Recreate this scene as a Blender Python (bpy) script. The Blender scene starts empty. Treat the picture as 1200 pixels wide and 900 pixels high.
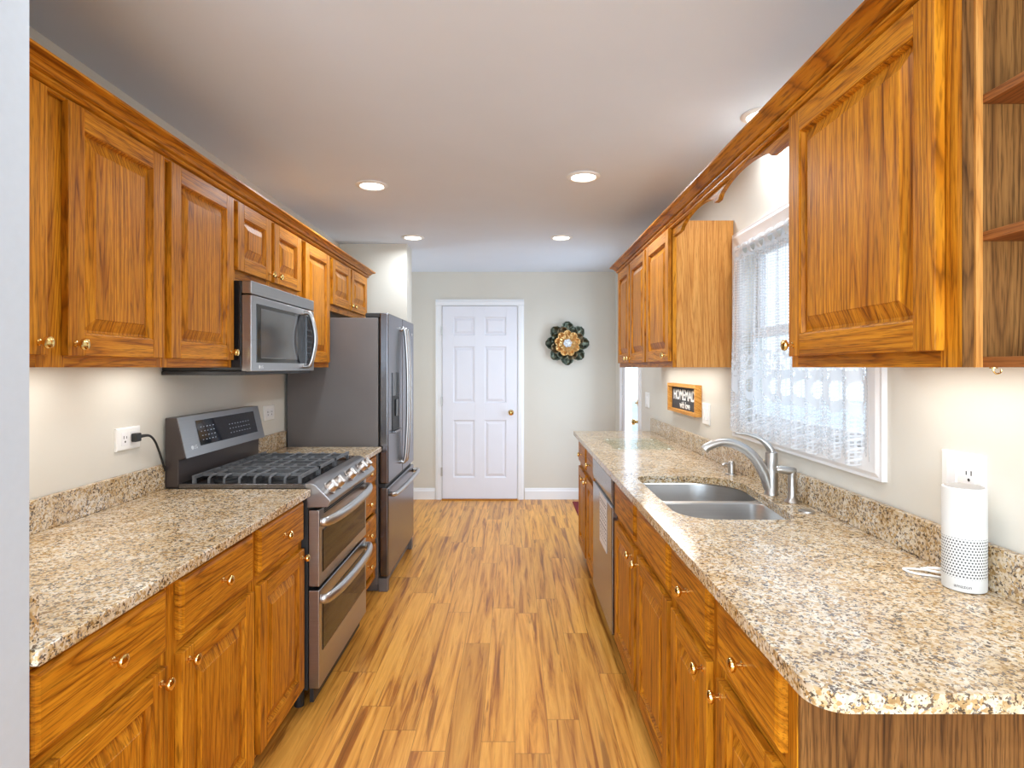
import bpy, bmesh, math, random
from mathutils import Vector
random.seed(7)
sc = bpy.context.scene
C = sc.collection
PI = math.pi

# ------------------------------------------------------------------ camera, world, light, exposure
EYE = 1.41
cam_d = bpy.data.cameras.new('camera'); cam = bpy.data.objects.new('camera', cam_d); C.objects.link(cam)
cam.location = (0, 0, EYE); cam.rotation_euler = (PI/2, 0, 0)
cam_d.sensor_width = 36; cam_d.lens = 685/1200*36
cam_d.shift_x = -3.5/1200; cam_d.shift_y = -19.5/1200
cam_d.clip_start = 0.03; cam_d.clip_end = 200
sc.camera = cam
sc.view_settings.view_transform = 'Standard'; sc.view_settings.look = 'None'
sc.view_settings.exposure = 0.34; sc.view_settings.gamma = 1.0; sc.view_settings.use_curve_mapping = False

w = bpy.data.worlds.new('sky'); sc.world = w; w.use_nodes = True
bg = w.node_tree.nodes['Background']
bg.inputs[0].default_value = (0.70, 0.84, 1.0, 1); bg.inputs[1].default_value = 1.7

def area(name, loc, rot, sx, sy, power, col, shape='RECTANGLE', spread=PI):
    d = bpy.data.lights.new(name, 'AREA'); d.shape = shape; d.size = sx
    if shape == 'RECTANGLE': d.size_y = sy
    d.energy = power; d.color = col; d.spread = spread
    o = bpy.data.objects.new(name, d); C.objects.link(o); o.location = loc; o.rotation_euler = rot
    return o
# daylight through the side door; added unseen fills behind the camera and in the hall
area('added_rear_fill', (-0.4, -3.05, 1.3), (PI/2+.85, 0, 0), 3.0, 2.3, 210, (0.72, 0.87, 1.0))  # added fill at the rear opening, tilted up to brighten the ceiling
area('side_door_daylight', (1.30, 5.42, 1.2), (0, PI/2, 0), 1.6, 0.5, 17, (0.70, 0.85, 1.0))
area('added_hall_fill', (-2.3, 5.70, 1.4), (0, -PI/2, 0), 1.6, 0.9, 11, (0.72, 0.86, 1.0))  # added unseen lamp that cools and brightens the back area
LAMP_COL = (.84, .93, 1.0)
for i, (x, y) in enumerate(((-.50, 1.30), (.12, 1.30), (-.8, -.6), (.4, -.6))):   # added out-of-frame fill lamps over and behind the camera, tinted like the recessed ones
    area('added_ceiling_fill', (x, y, 2.415), (0, 0, 0), .12, .12, 3.2 if i < 2 else 14, LAMP_COL, 'DISK', math.radians(150))
LAMP = 9.0        # recessed ceiling lamps, W
BAR = 1.9          # under-cabinet bars, W per metre

# ------------------------------------------------------------------ node helpers
class NT:
    def __init__(s, name):
        s.m = bpy.data.materials.new(name); s.m.use_nodes = True
        s.t = s.m.node_tree; s.p = s.t.nodes['Principled BSDF']; s.out = s.t.nodes['Material Output']
    def n(s, ty, **kw):
        nd = s.t.nodes.new(ty)
        for k, v in kw.items(): setattr(nd, k, v)
        return nd
    def l(s, a, b): s.t.links.new(a, b)
    def math(s, op, a, b=None, c=None):
        nd = s.n('ShaderNodeMath', operation=op)
        for i, v in enumerate((a, b, c)):
            if v is None: continue
            if isinstance(v, (int, float)): nd.inputs[i].default_value = v
            else: s.l(v, nd.inputs[i])
        return nd.outputs[0]
    def vmath(s, op, a, b=None):
        nd = s.n('ShaderNodeVectorMath', operation=op)
        for i, v in enumerate((a, b)):
            if v is None: continue
            if isinstance(v, (tuple, list)): nd.inputs[i].default_value = v
            else: s.l(v, nd.inputs[i])
        return nd.outputs[0]
    def coord(s): return s.n('ShaderNodeTexCoord').outputs['Object']
    def sep(s, v):
        nd = s.n('ShaderNodeSeparateXYZ'); s.l(v, nd.inputs[0]); return nd.outputs
    def comb(s, x, y, z):
        nd = s.n('ShaderNodeCombineXYZ')
        for i, v in enumerate((x, y, z)):
            if isinstance(v, (int, float)): nd.inputs[i].default_value = v
            else: s.l(v, nd.inputs[i])
        return nd.outputs[0]
    def noise(s, v, scale, detail=2, rough=.5, dist=0, out=0):
        nd = s.n('ShaderNodeTexNoise'); s.l(v, nd.inputs['Vector'])
        nd.inputs['Scale'].default_value = scale; nd.inputs['Detail'].default_value = detail
        nd.inputs['Roughness'].default_value = rough; nd.inputs['Distortion'].default_value = dist
        return nd.outputs[out]
    def white(s, v, dim='3D'):
        nd = s.n('ShaderNodeTexWhiteNoise', noise_dimensions=dim)
        s.l(v, nd.inputs['W' if dim == '1D' else 'Vector']); return nd.outputs
    def voro(s, v, scale, feat='F1', out='Color', rnd=1):
        nd = s.n('ShaderNodeTexVoronoi', feature=feat); s.l(v, nd.inputs['Vector'])
        nd.inputs['Scale'].default_value = scale; nd.inputs['Randomness'].default_value = rnd
        return nd.outputs[out]
    def ramp(s, f, stops, interp='LINEAR'):
        nd = s.n('ShaderNodeValToRGB'); s.l(f, nd.inputs[0]); cr = nd.color_ramp; cr.interpolation = interp
        while len(cr.elements) < len(stops): cr.elements.new(.5)
        for e, (p, c) in zip(cr.elements, stops):
            e.position = p; e.color = (*c, 1) if len(c) == 3 else c
        return nd.outputs[0]
    def mix(s, f, a, b, mode='MIX'):
        nd = s.n('ShaderNodeMix', data_type='RGBA', blend_type=mode)
        for i, v in ((0, f), (6, a), (7, b)):
            if isinstance(v, (int, float)): nd.inputs[i].default_value = v
            elif isinstance(v, tuple): nd.inputs[i].default_value = (*v, 1)
            else: s.l(v, nd.inputs[i])
        return nd.outputs[2]
    def rgb(s, c):
        if isinstance(c, tuple): s.p.inputs['Base Color'].default_value = (*c, 1)
        else: s.l(c, s.p.inputs['Base Color'])
    def set(s, **kw):
        for k, v in kw.items(): s.p.inputs[k.replace('_', ' ')].default_value = v
    def bump(s, h, strength, dist=.002):
        nd = s.n('ShaderNodeBump'); nd.inputs['Strength'].default_value = strength; nd.inputs['Distance'].default_value = dist
        s.l(h, nd.inputs['Height']); s.l(nd.outputs[0], s.p.inputs['Normal'])

def lin(r, g, b):
    f = lambda c: (c/255/12.92) if c <= 10 else ((c/255+.055)/1.055)**2.4
    return (f(r), f(g), f(b))

def plain(name, col, rough=.5, metal=0, var=0.04, scale=6, **kw):
    t = NT(name); v = t.noise(t.coord(), scale, 3)
    a = tuple(c*(1-var) for c in col); b = tuple(min(1, c*(1+var)) for c in col)
    t.rgb(t.ramp(v, [(.3, a), (.7, b)])); t.set(Roughness=rough, Metallic=metal)
    for k, x in kw.items(): t.p.inputs[k.replace('_', ' ')].default_value = x
    return t.m

def oak(name, axis, light, mid, dark, rough=.40, strip=.085, kx=.15):
    t = NT(name); P = t.coord()
    r = t.n('ShaderNodeObjectInfo').outputs['Random']
    x, y, z = t.sep(P)
    if axis == 'Z': along, across, depth = z, t.math('ADD', y, t.math('MULTIPLY', x, kx)), t.math('MULTIPLY', t.math('SUBTRACT', x, y), .3)
    elif axis == 'Y': along, across, depth = y, t.math('ADD', z, t.math('MULTIPLY', x, max(kx, .5))), t.math('MULTIPLY', t.math('SUBTRACT', x, z), .3)
    else: along, across, depth = x, t.math('ADD', y, z), t.math('SUBTRACT', y, z)
    st = t.math('FLOOR', t.math('DIVIDE', t.math('ADD', across, r), strip))
    wn = t.white(t.math('ADD', st, t.math('MULTIPLY', r, 91.7)), '1D')[0]
    off = t.math('MULTIPLY', t.math('ADD', wn, r), 13.0)
    v = t.comb(t.math('MULTIPLY', across, 11.0), t.math('MULTIPLY', depth, 4.0), t.math('ADD', t.math('MULTIPLY', along, .62), off))
    n1 = t.noise(v, 1.0, 1, .4, .05)
    fine = t.noise(t.comb(t.math('MULTIPLY', across, 70.0), t.math('MULTIPLY', depth, 40.0), t.math('ADD', t.math('MULTIPLY', along, 2.2), off)), 1.0, 3, .6)
    rings = t.math('FRACT', t.math('ADD', t.math('MULTIPLY', n1, 17.0), t.math('MULTIPLY', fine, .55)))
    col = t.ramp(rings, [(0, mid), (.30, light), (.60, light), (.80, mid), (.93, dark), (1, mid)])
    col = t.mix(.45, col, t.ramp(fine, [(.32, dark), (.47, mid), (.62, light)]))
    pv = t.comb(t.math('MULTIPLY', across, 330.0), t.math('MULTIPLY', depth, 330.0), t.math('MULTIPLY', along, 14.0))
    pores = t.noise(pv, 1.0, 2, .6)
    pm = t.ramp(pores, [(.50, (0, 0, 0)), (.66, (1, 1, 1))])
    col = t.mix(t.math('MULTIPLY', pm, .6), col, dark)
    tone = t.ramp(wn, [(0, (.84, .80, .74)), (.5, (1, 1, 1)), (1, (1.10, 1.12, 1.14))])
    col = t.mix(.75, col, tone, 'MULTIPLY')
    t.rgb(col); t.set(Roughness=rough, Specular_IOR_Level=.16)
    t.bump(pores, .10, .0006)
    return t.m

OL, OM, OD = lin(208, 138, 34), lin(182, 108, 18), lin(98, 52, 8)
M = {}
M['oak'] = oak('oak_vertical', 'Z', OL, OM, OD)
M['oak_h'] = oak('oak_horizontal', 'Y', OL, OM, OD)
M['oak_x'] = oak('oak_across', 'X', OL, OM, OD)
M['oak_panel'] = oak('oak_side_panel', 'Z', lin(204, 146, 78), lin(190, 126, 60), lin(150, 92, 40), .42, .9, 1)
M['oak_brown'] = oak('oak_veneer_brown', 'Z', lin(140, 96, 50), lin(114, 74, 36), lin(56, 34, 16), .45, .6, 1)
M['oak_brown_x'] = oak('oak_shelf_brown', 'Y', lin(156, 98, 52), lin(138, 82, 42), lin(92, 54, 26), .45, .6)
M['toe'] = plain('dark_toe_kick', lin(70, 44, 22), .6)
M['brass'] = plain('polished_brass', (.86, .60, .22), .16, 1, .03)
M['nickel'] = plain('satin_nickel', (.52, .50, .475), .36, 1, .04)

def granite(name, rough):
    t = NT(name); P = t.coord()
    wz = t.n('ShaderNodeVectorMath', operation='SCALE'); t.l(t.noise(P, 90, 3, .6, 0, 1), wz.inputs[0]); wz.inputs['Scale'].default_value = .010
    W = t.vmath('ADD', P, wz.outputs[0])
    c1 = t.sep(t.voro(W, 150, 'F1', 'Color'))[0]
    c2 = t.sep(t.voro(W, 250, 'F1', 'Color'))[1]
    n1 = t.noise(P, 48, 4, .62); n2 = t.noise(P, 11, 3, .55)
    f = t.math('ADD', t.math('MULTIPLY', c1, .5), t.math('MULTIPLY', n1, .5))
    base = t.ramp(f, [(.18, lin(170, 132, 84)), (.34, lin(214, 178, 124)), (.46, lin(238, 220, 186)), (.56, lin(248, 240, 224)), (.70, lin(232, 214, 188)), (.82, lin(190, 176, 162))])
    gold = t.ramp(f, [(.2, lin(120, 84, 40)), (.45, lin(206, 164, 98)), (.65, lin(226, 196, 144)), (.8, lin(190, 150, 96))])
    col = t.mix(t.ramp(n2, [(.40, (0,)*3), (.66, (.65,)*3)]), base, gold)
    n3 = t.noise(P, 82, 3, .6, .4)
    sp = t.ramp(t.math('ADD', t.math('MULTIPLY', c2, .42), n3), [(.82, (0,)*3), (.86, (1,)*3)])
    dk = t.ramp(t.sep(t.voro(W, 180, 'F1', 'Color'))[2], [(0, lin(44, 34, 28)), (.45, lin(98, 68, 36)), (.75, lin(92, 88, 92)), (1, lin(130, 122, 116))])
    col = t.mix(t.math('MULTIPLY', sp, .92), col, dk)
    col = t.mix(1.0, col, (.80, .78, .76), 'MULTIPLY')
    t.rgb(col); t.set(Roughness=rough, Specular_IOR_Level=.75)
    return t.m
M['granite'] = granite('speckled_granite', .17)

def floor_mat():
    t = NT('honey_plank_floor'); x, y, z = t.sep(t.coord())
    u = t.math('DIVIDE', x, .128); row = t.math('FLOOR', u)
    r1 = t.white(row, '1D')[0]
    vv = t.math('ADD', t.math('DIVIDE', y, 1.22), t.math('MULTIPLY', r1, 7.3)); pl = t.math('FLOOR', vv)
    wn = t.white(t.comb(row, pl, 3.0))
    rnd = wn[0]
    off = t.math('MULTIPLY', rnd, 37.0)
    v1 = t.comb(t.math('ADD', t.math('MULTIPLY', x, 26.0), off), t.math('ADD', t.math('MULTIPLY', y, 1.2), off), 0.0)
    g = t.noise(v1, 1.0, 5, .62, .9)
    v2 = t.comb(t.math('ADD', t.math('MULTIPLY', x, 110.0), off), t.math('MULTIPLY', y, 5.0), off)
    f = t.noise(v2, 1.0, 3, .6)
    col = t.ramp(g, [(.28, lin(122, 72, 26)), (.37, lin(164, 104, 42)), (.47, lin(206, 148, 72)), (.62, lin(226, 172, 94)), (.75, lin(190, 128, 58))])
    v3 = t.comb(t.math('ADD', t.math('MULTIPLY', x, 16.0), off), t.math('ADD', t.math('MULTIPLY', y, .8), t.math('MULTIPLY', off, 2.0)), 5.0)
    s = t.noise(v3, 1.0, 4, .6, 1.6)
    streak = t.ramp(s, [(.60, (0,)*3), (.66, (1,)*3)])
    col = t.mix(t.math('MULTIPLY', streak, .6), col, lin(116, 66, 24))
    col = t.mix(.35, col, t.ramp(f, [(.3, (.72, .68, .62)), (.7, (1.12, 1.12, 1.12))]), 'MULTIPLY')
    col = t.mix(.8, col, t.ramp(rnd, [(0, (.80, .78, .74)), (.5, (1, 1, 1)), (1, (1.10, 1.10, 1.10))]), 'MULTIPLY')
    fu = t.math('FRACT', u); fv = t.math('FRACT', vv)
    sm = t.math('MAXIMUM', t.math('LESS_THAN', fu, .014), t.math('LESS_THAN', fv, .0022))
    col = t.mix(t.math('MULTIPLY', sm, .6), col, lin(90, 52, 20))
    col = t.mix(1.0, col, (1.06, .95, .68), 'MULTIPLY')
    t.rgb(col); t.set(Roughness=.33, Specular_IOR_Level=.4)
    return t.m
M['floor'] = floor_mat()

M['wall'] = plain('beige_wall_paint', lin(222, 218, 208), .75, 0, .012, 3)
M['wall_back'] = plain('pale_green_beige_wall_paint', lin(217, 211, 199), .75, 0, .012, 3)
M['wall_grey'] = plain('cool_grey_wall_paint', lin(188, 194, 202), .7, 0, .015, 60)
M['ceiling'] = plain('ceiling_paint', lin(221, 228, 239), .85, 0, .012, 3)
M['white'] = plain('white_semigloss', lin(240, 239, 240), .32, 0, .01)
M['door_white'] = plain('white_door_paint', lin(232, 231, 238), .35, 0, .01)
M['plastic'] = plain('white_plastic', lin(244, 243, 240), .35, 0, .01)
M['black'] = plain('black_gloss', (.012, .012, .013), .12, 0, .1)
M['black_matte'] = plain('black_matte', (.018, .018, .019), .5, 0, .1)
M['iron'] = plain('cast_iron', (.13, .133, .14), .45, 0, .15, 60)
M['slot'] = plain('dark_slot', (.03, .03, .03), .6)
M['rubber'] = plain('black_rubber_cord', (.02, .02, .02), .45)

def steel(name, col, rough, axis='Y', streak=.04):
    t = NT(name); x, y, z = t.sep(t.coord())
    v = {'Y': (8, .7, 240), 'Z': (160, 160, .7), 'X': (.7, 8, 240)}[axis]
    n = t.noise(t.comb(t.math('MULTIPLY', x, v[0]), t.math('MULTIPLY', y, v[1]), t.math('MULTIPLY', z, v[2])), 1, 3)
    a = tuple(c*(1-streak) for c in col); b = tuple(c*(1+streak) for c in col)
    t.rgb(t.ramp(n, [(.3, a), (.7, b)]))
    t.l(t.math('ADD', t.math('MULTIPLY', n, .10), rough-.05), t.p.inputs['Roughness'])
    t.set(Metallic=1); return t.m
M['steel'] = steel('brushed_stainless', (.40, .395, .40), .30)
M['steel_v'] = steel('brushed_stainless_sink', (.62, .61, .60), .32, 'X')
M['steel_dark'] = steel('dark_stainless', (.20, .20, .215), .24, 'Z', .04)
M['steel_handle'] = steel('bright_stainless_handle', (.52, .515, .51), .36)
M['steel_dw'] = steel('dishwasher_stainless', (.30, .295, .295), .22, 'Z', .04)
M['fridge_side'] = plain('grey_enamel_side', lin(112, 106, 104), .42, .2, .03)
M['range_side'] = plain('dark_range_enamel', lin(74, 66, 64), .3, .3, .04)
M['knob_steel'] = plain('satin_knob_metal', (.60, .56, .53), .38, 1, .04)
M['oven_glass'] = plain('dark_oven_glass', (.020, .014, .009), .04, 0, .1, **{'Specular_IOR_Level': .15})
M['mw_glass'] = plain('microwave_window_glass', (.09, .092, .098), .08, 0, .1, **{'Specular_IOR_Level': .8})
M['paper'] = plain('printed_paper', lin(232, 226, 222), .7)
M['ink_dark'] = plain('dim_key_print', lin(70, 72, 76), .5)
M['ink'] = plain('grey_ink', lin(120, 112, 110), .7)
M['mat'] = plain('dark_red_mat', lin(120, 28, 34), .95, 0, .25, 220)
M['chalk'] = plain('chalkboard_black', lin(62, 62, 66), .8, 0, .08, 40)
M['chalk_ink'] = plain('chalk_white', lin(238, 238, 236), .8)
M['sign_wood'] = oak('sign_frame_pine', 'Y', lin(226, 170, 92), lin(208, 146, 66), lin(170, 108, 44), .5, .5)
M['petal_dark'] = plain('bronze_green_petal', (.10, .115, .085), .30, .85, .5, 30)
M['petal_mid'] = plain('dark_bronze_petal', (.17, .13, .075), .32, .85, .45, 30)
M['petal_gold'] = plain('gold_petal', (.80, .52, .22), .30, .85, .2, 30)
M['petal_pearl'] = plain('silver_petal', (.80, .82, .84), .3, .4, .05, 30)
M['lamp_trim'] = plain('white_lamp_trim', lin(238, 236, 232), .4)
M['ground'] = plain('outside_lawn', lin(205, 208, 205), .9, 0, .1, .8)
M['mark'] = plain('pale_panel_print', lin(190, 196, 205), .5)
M['blue_glass'] = plain('display_glass', (.010, .013, .022), .06, 0, .1, **{'Specular_IOR_Level': .8})

def emis(name, col, s):
    t = NT(name); t.rgb(col); t.p.inputs['Emission Color'].default_value = (*col, 1); t.set(Emission_Strength=s, Roughness=.5); return t.m
M['lens'] = emis('lamp_lens', (1.0, .95, .86), 7.0)
M['led'] = emis('led_diffuser', (1.0, .86, .66), 3.0)

def glass_thin(name, tint, gl):
    t = NT(name); t.t.nodes.remove(t.p)
    tr = t.n('ShaderNodeBsdfTransparent'); tr.inputs[0].default_value = (*tint, 1)
    g = t.n('ShaderNodeBsdfGlossy'); g.inputs['Roughness'].default_value = .03
    m = t.n('ShaderNodeMixShader'); m.inputs[0].default_value = gl; t.l(tr.outputs[0], m.inputs[1]); t.l(g.outputs[0], m.inputs[2])
    t.l(m.outputs[0], t.out.inputs[0]); return t.m
M['glass'] = glass_thin('window_glass', (.97, .985, 1), .05)
M['board_glass'] = glass_thin('green_tempered_glass', (.95, .98, .97), .10)

def lace():
    t = NT('white_lace'); t.t.nodes.remove(t.p)
    uv = t.n('ShaderNodeUVMap').outputs[0]; u, v, _ = t.sep(uv)       # metres along the cloth and up from the hem
    def band(c, per, duty): return t.math('LESS_THAN', t.math('FRACT', t.math('DIVIDE', c, per)), duty)
    grid = t.math('MAXIMUM', band(u, .0150, .42), band(v, .0120, .42))   # filet mesh threads
    # hearts along the foot
    hu = t.math('MULTIPLY', t.math('SUBTRACT', t.math('FRACT', t.math('DIVIDE', u, .17)), .5), .17/.052)
    hv = t.math('DIVIDE', t.math('SUBTRACT', v, .215), .052)
    r2 = t.math('SUBTRACT', t.math('ADD', t.math('MULTIPLY', hu, hu), t.math('MULTIPLY', hv, hv)), 1)
    F = t.math('SUBTRACT', t.math('POWER', t.math('ABSOLUTE', r2), 3), 0)
    F = t.math('MULTIPLY', F, t.math('SIGN', r2))
    F = t.math('SUBTRACT', F, t.math('MULTIPLY', t.math('MULTIPLY', hu, hu), t.math('MULTIPLY', hv, t.math('MULTIPLY', hv, hv))))
    outl = t.math('MULTIPLY', t.math('GREATER_THAN', F, -.22), t.math('LESS_THAN', F, .35))
    inn = t.math('LESS_THAN', F, -.10)
    # scalloped rows under the hearts
    wv = t.math('ADD', v, t.math('MULTIPLY', t.math('COSINE', t.math('MULTIPLY', u, 2*PI/.17)), .016))
    rows = t.math('MULTIPLY', t.math('LESS_THAN', t.math('FRACT', t.math('DIVIDE', wv, .028)), .70), t.math('LESS_THAN', v, .14))
    # sprigs above the hearts
    nz = t.noise(t.comb(t.math('MULTIPLY', u, 1), t.math('MULTIPLY', v, 1), 0.0), 46, 2)
    spr = t.math('MULTIPLY', t.math('GREATER_THAN', nz, .53), t.math('MULTIPLY', t.math('GREATER_THAN', v, .255), t.math('LESS_THAN', v, .36)))
    hem = t.math('GREATER_THAN', v, .79)
    ringl = t.math('LESS_THAN', t.math('FRACT', t.math('DIVIDE', wv, .030)), .22)
    ringl = t.math('MULTIPLY', ringl, t.math('LESS_THAN', v, .135))
    cut = t.math('MAXIMUM', outl, t.math('MAXIMUM', ringl, spr))      # open lines drawn in the close-worked foot
    a = t.math('MAXIMUM', t.math('MULTIPLY', grid, .72), t.math('MULTIPLY', t.math('MAXIMUM', cut, hem), .97))
    df = t.n('ShaderNodeBsdfDiffuse'); df.inputs[0].default_value = (.80, .82, .85, 1)
    tl = t.n('ShaderNodeBsdfTranslucent'); tl.inputs[0].default_value = (.86, .88, .90, 1)
    m1 = t.n('ShaderNodeMixShader'); m1.inputs[0].default_value = .30; t.l(df.outputs[0], m1.inputs[1]); t.l(tl.outputs[0], m1.inputs[2])
    tr = t.n('ShaderNodeBsdfTransparent'); m2 = t.n('ShaderNodeMixShader')
    t.l(a, m2.inputs[0]); t.l(tr.outputs[0], m2.inputs[1]); t.l(m1.outputs[0], m2.inputs[2]); t.l(m2.outputs[0], t.out.inputs[0])
    return t.m
M['lace'] = lace()

def speaker_mat():
    t = NT('white_perforated_shell'); P = t.coord(); x, y, z = t.sep(P)
    ang = t.math('MULTIPLY', t.math('ARCTAN2', y, x), 42/(2*PI))
    row = t.math('DIVIDE', z, .0064)
    u = t.math('ADD', ang, t.math('MULTIPLY', t.math('FLOOR', row), .5))
    fu = t.math('SUBTRACT', t.math('FRACT', u), .5); fv = t.math('SUBTRACT', t.math('FRACT', row), .5)
    d = t.math('SQRT', t.math('ADD', t.math('MULTIPLY', fu, fu), t.math('MULTIPLY', fv, fv)))
    h = t.math('MULTIPLY', t.math('LESS_THAN', d, .30), t.math('MULTIPLY', t.math('GREATER_THAN', z, .030), t.math('LESS_THAN', z, .118)))
    t.rgb(t.mix(h, lin(222, 220, 216), lin(60, 56, 54))); t.set(Roughness=.5); return t.m
M['speaker'] = speaker_mat()

# ------------------------------------------------------------------ geometry helpers
ORG = {}
def tag(o, label=None, cat=None, group=None, kind=None):
    if label: o['label'] = label
    if cat: o['category'] = cat
    if group: o['group'] = group
    if kind: o['kind'] = kind
    return o
def thing(name, label, cat, loc, group=None):
    o = bpy.data.objects.new(name, None); o.empty_display_size = .05; C.objects.link(o); o.location = loc
    ORG[o] = Vector(loc); return tag(o, label, cat, group)
def obj(name, bm, mat, parent=None, org=None, smooth=False, bevel=0, seg=2, label=None, angle=30):
    """bm is in world coordinates; the object's origin is its thing's base"""
    o0 = ORG[parent] if parent else Vector(org or (0, 0, 0))
    bmesh.ops.translate(bm, verts=bm.verts, vec=-o0)
    bmesh.ops.recalc_face_normals(bm, faces=bm.faces)
    me = bpy.data.meshes.new(name); bm.to_mesh(me); bm.free()
    for m in (mat if isinstance(mat, (list, tuple)) else [mat]): me.materials.append(m)
    o = bpy.data.objects.new(name, me); C.objects.link(o)
    if parent: o.parent = parent
    else: o.location = o0
    ORG[o] = o0
    if smooth:
        for p in me.polygons: p.use_smooth = True
        me.set_sharp_from_angle(angle=math.radians(40))
    if bevel:
        b = o.modifiers.new('bevel', 'BEVEL'); b.width = bevel; b.segments = seg; b.limit_method = 'ANGLE'; b.angle_limit = math.radians(angle)
        for p in me.polygons: p.use_smooth = True
        b.harden_normals = True
    if label: o['label'] = label
    return o
def struct(name, bm, mat, **kw):
    o = obj(name, bm, mat, **kw); o['kind'] = 'structure'; return o
def B(): return bmesh.new()
def box(bm, x0, x1, y0, y1, z0, z1, mi=0):
    x0, x1 = sorted((x0, x1)); y0, y1 = sorted((y0, y1)); z0, z1 = sorted((z0, z1))
    v = [bm.verts.new(p) for p in ((x0,y0,z0),(x1,y0,z0),(x1,y1,z0),(x0,y1,z0),(x0,y0,z1),(x1,y0,z1),(x1,y1,z1),(x0,y1,z1))]
    for f in ((0,3,2,1),(4,5,6,7),(0,1,5,4),(1,2,6,5),(2,3,7,6),(3,0,4,7)):
        bm.faces.new([v[i] for i in f]).material_index = mi
    return v
def bx(*a): bm = B(); box(bm, *a); return bm
def prism(bm, pts, fn, a, b, mi=0):
    """pts: 2-D polygon; fn(p, t) -> 3-D; extruded t from a to b"""
    A = [bm.verts.new(fn(p, a)) for p in pts]; Z = [bm.verts.new(fn(p, b)) for p in pts]
    n = len(pts)
    for i in range(n): bm.faces.new((A[i], A[(i+1) % n], Z[(i+1) % n], Z[i])).material_index = mi
    bm.faces.new(A[::-1]).material_index = mi; bm.faces.new(Z).material_index = mi
def frame_of(d):
    d = d.normalized(); up = Vector((0, 0, 1)) if abs(d.z) < .95 else Vector((0, 1, 0))
    s = d.cross(up).normalized(); return s, s.cross(d).normalized()
def tube(bm, pts, rad, seg=10, cap=True, sub=0, flat=1.0, mi=0):
    pts = [Vector(p) for p in pts]
    if not isinstance(rad, (list, tuple)): rad = [rad]*len(pts)
    if sub:
        P, R = [], []
        n = len(pts)
        for i in range(n-1):
            p0, p1, p2, p3 = pts[max(i-1, 0)], pts[i], pts[i+1], pts[min(i+2, n-1)]
            for k in range(sub):
                t = k/sub
                P.append(.5*((2*p1)+(p2-p0)*t+(2*p0-5*p1+4*p2-p3)*t*t+(3*p1-p0-3*p2+p3)*t**3)); R.append(rad[i]*(1-t)+rad[i+1]*t)
        P.append(pts[-1]); R.append(rad[-1]); pts, rad = P, R
    rings = []; s = None
    for i, p in enumerate(pts):
        d = (pts[min(i+1, len(pts)-1)]-pts[max(i-1, 0)]).normalized()
        if s is None: s, u = frame_of(d)
        else:
            s = (s-d*s.dot(d)).normalized(); u = s.cross(d).normalized()
        rings.append([bm.verts.new(p+(s*math.cos(2*PI*k/seg)+u*math.sin(2*PI*k/seg)*flat)*rad[i]) for k in range(seg)])
    for a, b in zip(rings, rings[1:]):
        for k in range(seg): bm.faces.new((a[k], a[(k+1) % seg], b[(k+1) % seg], b[k])).material_index = mi
    if cap:
        bm.faces.new(rings[0][::-1]).material_index = mi; bm.faces.new(rings[-1]).material_index = mi
def lathe(bm, c, axis, prof, seg=20, mi=0):
    """prof: (radius, distance along axis); closed at both ends"""
    c = Vector(c); a = Vector(axis).normalized(); s, u = frame_of(a); rings = []
    for r, h in prof:
        rings.append([bm.verts.new(c+a*h+(s*math.cos(2*PI*k/seg)+u*math.sin(2*PI*k/seg))*max(r, 1e-5)) for k in range(seg)])
    for p, q in zip(rings, rings[1:]):
        for k in range(seg): bm.faces.new((p[k], p[(k+1) % seg], q[(k+1) % seg], q[k])).material_index = mi
    bm.faces.new(rings[0][::-1]).material_index = mi; bm.faces.new(rings[-1]).material_index = mi
def cyl(bm, c, axis, r, h, seg=20, mi=0): lathe(bm, c, axis, [(r, 0), (r, h)], seg, mi)
def rpoly(cs, seg=6):
    """rounded polygon from (x, y, r) corners"""
    out = []; n = len(cs)
    for i in range(n):
        p = Vector(cs[i][:2]); a = (Vector(cs[i-1][:2])-p).normalized(); b = (Vector(cs[(i+1) % n][:2])-p).normalized(); r = cs[i][2]
        half = a.angle(b)/2; t = r/math.tan(half); c = p+(a+b).normalized()*(r/math.sin(half))
        s0 = p+a*t-c; s1 = p+b*t-c
        a0 = math.atan2(s0.y, s0.x); a1 = math.atan2(s1.y, s1.x); d = (a1-a0+PI) % (2*PI)-PI
        for k in range(seg+1):
            an = a0+d*k/seg; out.append((c.x+r*math.cos(an), c.y+r*math.sin(an)))
    return out
def slab_hole(outer, hole, z0, z1):
    bm = B()
    def loop(pts, z):
        vs = [bm.verts.new((x, y, z)) for x, y in pts]
        return vs, [bm.edges.new((vs[i], vs[(i+1) % len(vs)])) for i in range(len(vs))]
    for z in (z0, z1):
        es = []
        for pts in ((outer, hole) if hole else (outer,)):
            vs, e = loop(pts, z); es += e
            pts_ = vs
            if z == z0: (A if pts is outer else A2).extend(vs) if False else None
        bmesh.ops.triangle_fill(bm, use_beauty=True, use_dissolve=False, edges=es)
    bm.verts.ensure_lookup_table()
    n = len(outer); m = len(hole) if hole else 0; tot = n+m
    for off, cnt in ((0, n), (n, m)):
        for i in range(cnt):
            j = (i+1) % cnt
            bm.faces.new((bm.verts[off+i], bm.verts[off+j], bm.verts[tot+off+j], bm.verts[tot+off+i]))
    return bm
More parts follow.
